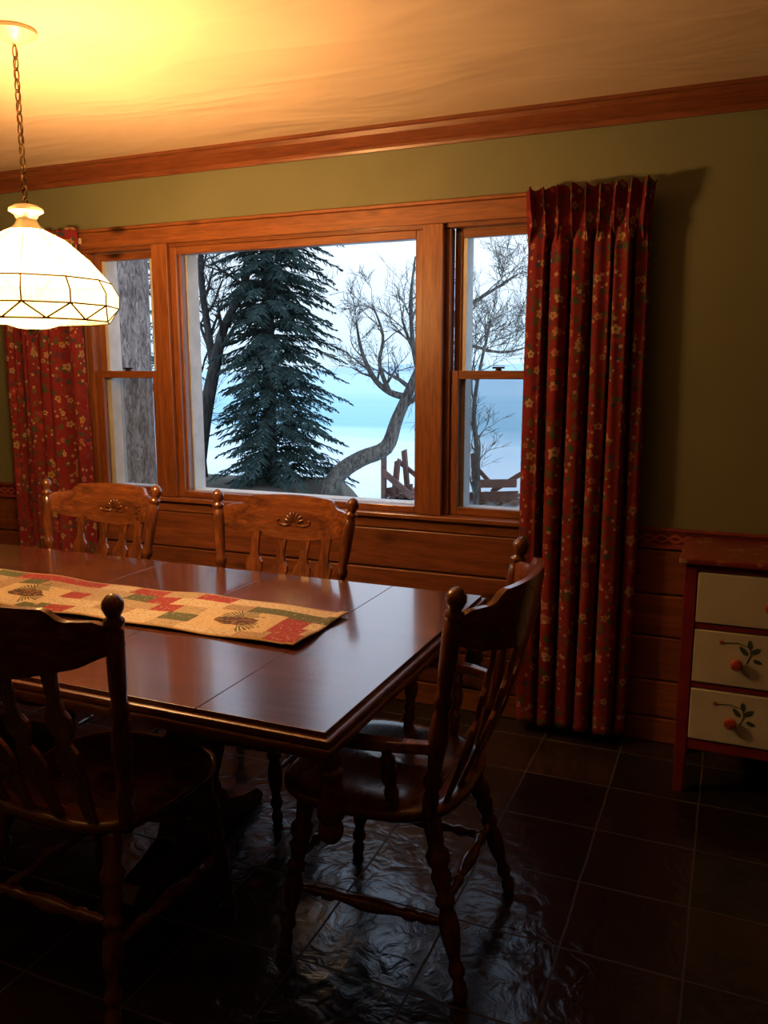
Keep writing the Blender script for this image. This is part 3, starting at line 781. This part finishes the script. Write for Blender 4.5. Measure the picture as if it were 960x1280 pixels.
def conifer(name,base,Hh,rad,seed,z0=.15,dens=1.0,sp=.17,lean=0):
    rnd=random.Random(seed); e=empty(name,base)
    mb=MB(); mb.tube([(0,0,-.1),(.02,0,Hh*.5),(0,0,Hh)],[.13,.09,.01],10); obj('trunk',mb,M['bark3'],e,smooth=True)
    mb=MB(); z=z0; w=0
    while z<Hh-.1:
        R=rad(z); nb=int(9*dens)+1
        for b in range(nb):
            a=2*math.pi*(b/nb)+w*1.1+rnd.uniform(-.3,.3)
            L=R*rnd.uniform(.5,1.18); zz=z+rnd.uniform(-.1,.1)
            dx,dy=math.cos(a),math.sin(a)
            L*=1-lean*max(0,-(dx*.921+dy*.389))
            def P(t): return Vector((dx*L*t,dy*L*t,zz+.16*L*math.sin(t*2.2)-.42*L*t*t+.14*L*t**4))
            mb.tube([P(0),P(.5),P(1)],[.012,.008,.003],3)
            ns=max(5,int(L/.045))
            for k in range(1,ns+1):
                t=.12+.88*k/ns; p=P(t)
                for s in(-1,1):
                    ll=(.05+.17*math.sin(math.pi*min(1,t*.8+.15)))*rnd.uniform(.6,1.3)*(.5+.5*min(1,L))
                    an=a+s*rnd.uniform(.4,1.2)
                    q=p+Vector((math.cos(an)*ll,math.sin(an)*ll,-ll*rnd.uniform(.2,.9)))
                    wd=.008+.011*rnd.random()
                    m=(p+q)/2
                    nn=Vector((-math.sin(an)*wd,math.cos(an)*wd,0))
                    mb.add([p,m+nn,q,m-nn],[(0,1,2,3)],0)
                    nn=Vector((0,0,wd)); mb.add([p,m+nn,q,m-nn],[(0,1,2,3)],0)
        z+=sp*rnd.uniform(.8,1.2); w+=1
    obj('boughs',mb,M['needle'],e)
conifer('spruce_tree',(-7.66,9.57,-.52),11.5,lambda z:1.42*max(0,1-z/14.0)**.62 if z<9 else .9*(11.5-z)/2.5,11,lean=.3,sp=.145,dens=1.35)
conifer('pine_tree',(-14.2,15.0,-.9),11,lambda z:1.6*(1-z/13)**.7,12,z0=2.0,dens=.5,sp=.4)

def grow(mb,p,d,L,r,depth,rnd,droop=0,mi=0):
    pts=[p];rad=[r];n=4;q=p.copy();dd=d.copy()
    for i in range(n):
        dd=(dd+Vector((rnd.uniform(-.22,.22),rnd.uniform(-.22,.22),rnd.uniform(-.18,.2)-droop))).normalized()
        q=q+dd*(L/n); pts.append(q.copy()); rad.append(r*(1-.5*(i+1)/n))
    mb.tube(pts,rad,6 if r>.02 else 3)
    if depth<=0: return
    for i in range(1,n+1):
        for _ in range(1 if i<n else 2):
            if i<n and rnd.random()<.25: continue
            ax=Vector((rnd.uniform(-1,1),rnd.uniform(-1,1),rnd.uniform(-.5,.9))).normalized()
            nd=(dd+ax*rnd.uniform(.6,1.1)).normalized()
            grow(mb,pts[i],nd,L*rnd.uniform(.5,.8),max(.004,rad[i]*.62),depth-1,rnd,droop)
def limb(mb,pts,radii,rnd,kids=3,depth=3,L=1.0,start=.3,droop=0,skip=.45):
    pts=[Vector(p) for p in pts]
    P=[];R=[]
    for i in range(len(pts)-1):
        for k in range(4):
            t=k/4; P0=pts[max(i-1,0)];P1=pts[i];P2=pts[i+1];P3=pts[min(i+2,len(pts)-1)]
            P.append(.5*((2*P1)+(P2-P0)*t+(2*P0-5*P1+4*P2-P3)*t*t+(3*P1-P0-3*P2+P3)*t**3)); R.append(radii[i]+(radii[i+1]-radii[i])*t)
    P.append(pts[-1]);R.append(radii[-1]); mb.tube(P,R,10)
    n=len(P)
    for i in range(int(n*start),n):
        for _ in range(kids):
            if rnd.random()<skip: continue
            ax=Vector((rnd.uniform(-1,1),rnd.uniform(-1,1),rnd.uniform(-.2,1))).normalized()
            d=((P[min(i+1,n-1)]-P[max(i-1,0)]).normalized()*.6+ax).normalized()
            grow(mb,P[i],d,L*rnd.uniform(.6,1.1),max(.008,R[i]*.5),depth,rnd,droop)
rv=Vector((.921,.389,0))
def sl(base,s,dz,dep=0):
    b=Vector(base); return b+rv*s+Vector((-.389*dep,.921*dep,dz))
rnd=random.Random(21); mb=MB(); B=(-6.5,9.4,-.55)
k=.0139
def Q(px,py,dep=0): return sl(B,(px-400)*k,(608-py)*k,dep)
limb(mb,[Q(396,622),Q(420,588),Q(447,570),Q(478,556),Q(491,522),Q(505,490),Q(517,462),Q(532,425,.2)],[.17,.155,.145,.135,.11,.09,.075,.055],rnd,1,3,.9,.62,skip=.55)
limb(mb,[Q(503,494),Q(482,488,.1),Q(462,470,.2),Q(447,436,.3),Q(441,402,.3)],[.065,.055,.045,.03,.015],rnd,1,3,.5,.3)
limb(mb,[Q(482,488,.1),Q(470,455,.0),Q(474,420,.0),Q(462,385,.0)],[.045,.035,.025,.012],rnd,1,3,.5,.3)
limb(mb,[Q(517,462),Q(510,430,-.2),Q(507,380,-.3),Q(512,330,-.3)],[.05,.04,.03,.012],rnd,1,3,.5,.3)
limb(mb,[Q(532,425,.2),Q(560,395,.3),Q(600,370,.3),Q(640,345,.4)],[.05,.04,.028,.012],rnd,2,3,.65,.1,skip=.6)
limb(mb,[Q(532,425,.2),Q(575,430,.1),Q(620,440,0),Q(660,430,0)],[.04,.03,.02,.01],rnd,2,3,.6,.1,skip=.6)
obj('leaning_bare_tree',mb,M['bark'],smooth=True)
rnd=random.Random(5); mb=MB(); B=(-8.8,8.9,-.55); 
def Q(px,py,dep=0): return sl(B,(px-250)*k,(600-py)*k,dep)
limb(mb,[Q(248,606),Q(262,520),Q(278,450),Q(292,400),Q(318,350),Q(335,290)],[.15,.13,.11,.08,.06,.045],rnd,1,3,.9,.45)
limb(mb,[Q(277,452),Q(268,400,.2),Q(262,330,.2),Q(268,240,.2)],[.08,.065,.055,.04],rnd,2,3,.9,.2)
limb(mb,[Q(246,604,1),Q(240,500,1),Q(236,380,1),Q(243,260,1)],[.06,.05,.05,.04],rnd,2,3,.7,.2)
obj('forked_bare_tree',mb,M['bark3'],smooth=True)
rnd=random.Random(8); mb=MB()
limb(mb,[(-6.65,4.74,-.55),(-6.63,4.74,1),(-6.6,4.75,3),(-6.6,4.8,6)],[.24,.205,.19,.15],rnd,1,2,1.0,.85)
obj('pine_trunk_tree',mb,M['bark2'],smooth=True)
rnd=random.Random(9); mb=MB()
limb(mb,[(-3.6,8.6,-1.9),(-3.5,8.6,0),(-3.6,8.7,1.0),(-3.4,8.8,2.2)],[.05,.04,.03,.015],rnd,2,3,.75,.3)
obj('bare_shrub_tree',mb,M['bark'],smooth=True)
M['dock']=plain('weathered_red_wood',(.15,.068,.05),.8,var=.35,vs=6)
def dock(name,cx,cy,posts,beams,wd):
    e=empty(name,(cx,cy,LAKE)); mb=MB()
    for x,y,w_,hh,s_ in posts:
        mb.extr([(x-w_,-.1),(x+w_,-.1),(x+w_+s_,hh),(x-w_+s_,hh-.05)],lambda a,b,c:(a,y+c,b),.12)
    for x0,z0,x1,z1,y,t in beams:
        mb.extr([(x0,z0),(x1,z1),(x1,z1+t),(x0,z0+t)],lambda a,b,c:(a,y+c,b),.07)
    for i in range(7):
        x=-wd/2+wd*(i+.5)/7; mb.box(x-.07,x+.07,0,1.3,.05+.03*(i%2),.10+.03*(i%2))
    obj('timbers',mb,M['dock'],e)
dock('dock_section',-7.15,14.4,[(-.33,0,.05,1.05,.0),(-.12,.1,.06,.95,.10),(.1,.5,.05,1.15,-.12),(.30,.6,.05,.5,0)],
     [(-.35,.60,.38,.05,-.08,.17),(-.33,.08,.35,.22,.1,.17),(-.2,.8,.3,.45,.55,.12)],.75)
dock('dock_section',-4.95,14.4,[(-.58,0,.055,1.1,.02),(-.26,.1,.08,1.2,-.10),(.62,.8,.05,1.0,0)],
     [(-.3,.40,.65,.46,-.05,.18),(-.65,.05,.65,.16,.1,.20),(-.55,.85,.0,.30,.5,.12),(-.1,.16,.6,.62,.6,.13)],1.35)

# ------------------------------------------------------------ world
w=bpy.data.worlds.new('World'); scene.world=w; w.use_nodes=True; nt=w.node_tree
bg=nt.nodes['Background']; tc=nt.nodes.new('ShaderNodeTexCoord'); sp=nt.nodes.new('ShaderNodeSeparateXYZ'); cr=nt.nodes.new('ShaderNodeValToRGB')
nt.links.new(tc.outputs['Generated'],sp.inputs[0]); nt.links.new(sp.outputs[2],cr.inputs[0]); nt.links.new(cr.outputs[0],bg.inputs[0])
cr.color_ramp.elements[0].color=(.36,.49,.59,1); cr.color_ramp.elements[1].color=(.54,.73,1,1)
e_=cr.color_ramp.elements.new(.14); e_.color=(.46,.53,.60,1)
bg.inputs[1].default_value=2.35

# ------------------------------------------------------------ camera
cam=bpy.data.cameras.new('camera'); co=bpy.data.objects.new('camera',cam); scene.collection.objects.link(co)
co.location=(0,-3.3,1.46); co.rotation_euler=(math.radians(90-9.65),0,math.radians(22.9))
cam.sensor_fit='VERTICAL'; cam.sensor_height=36; cam.lens=28.97; cam.clip_end=3000; cam.clip_start=.02
scene.camera=co
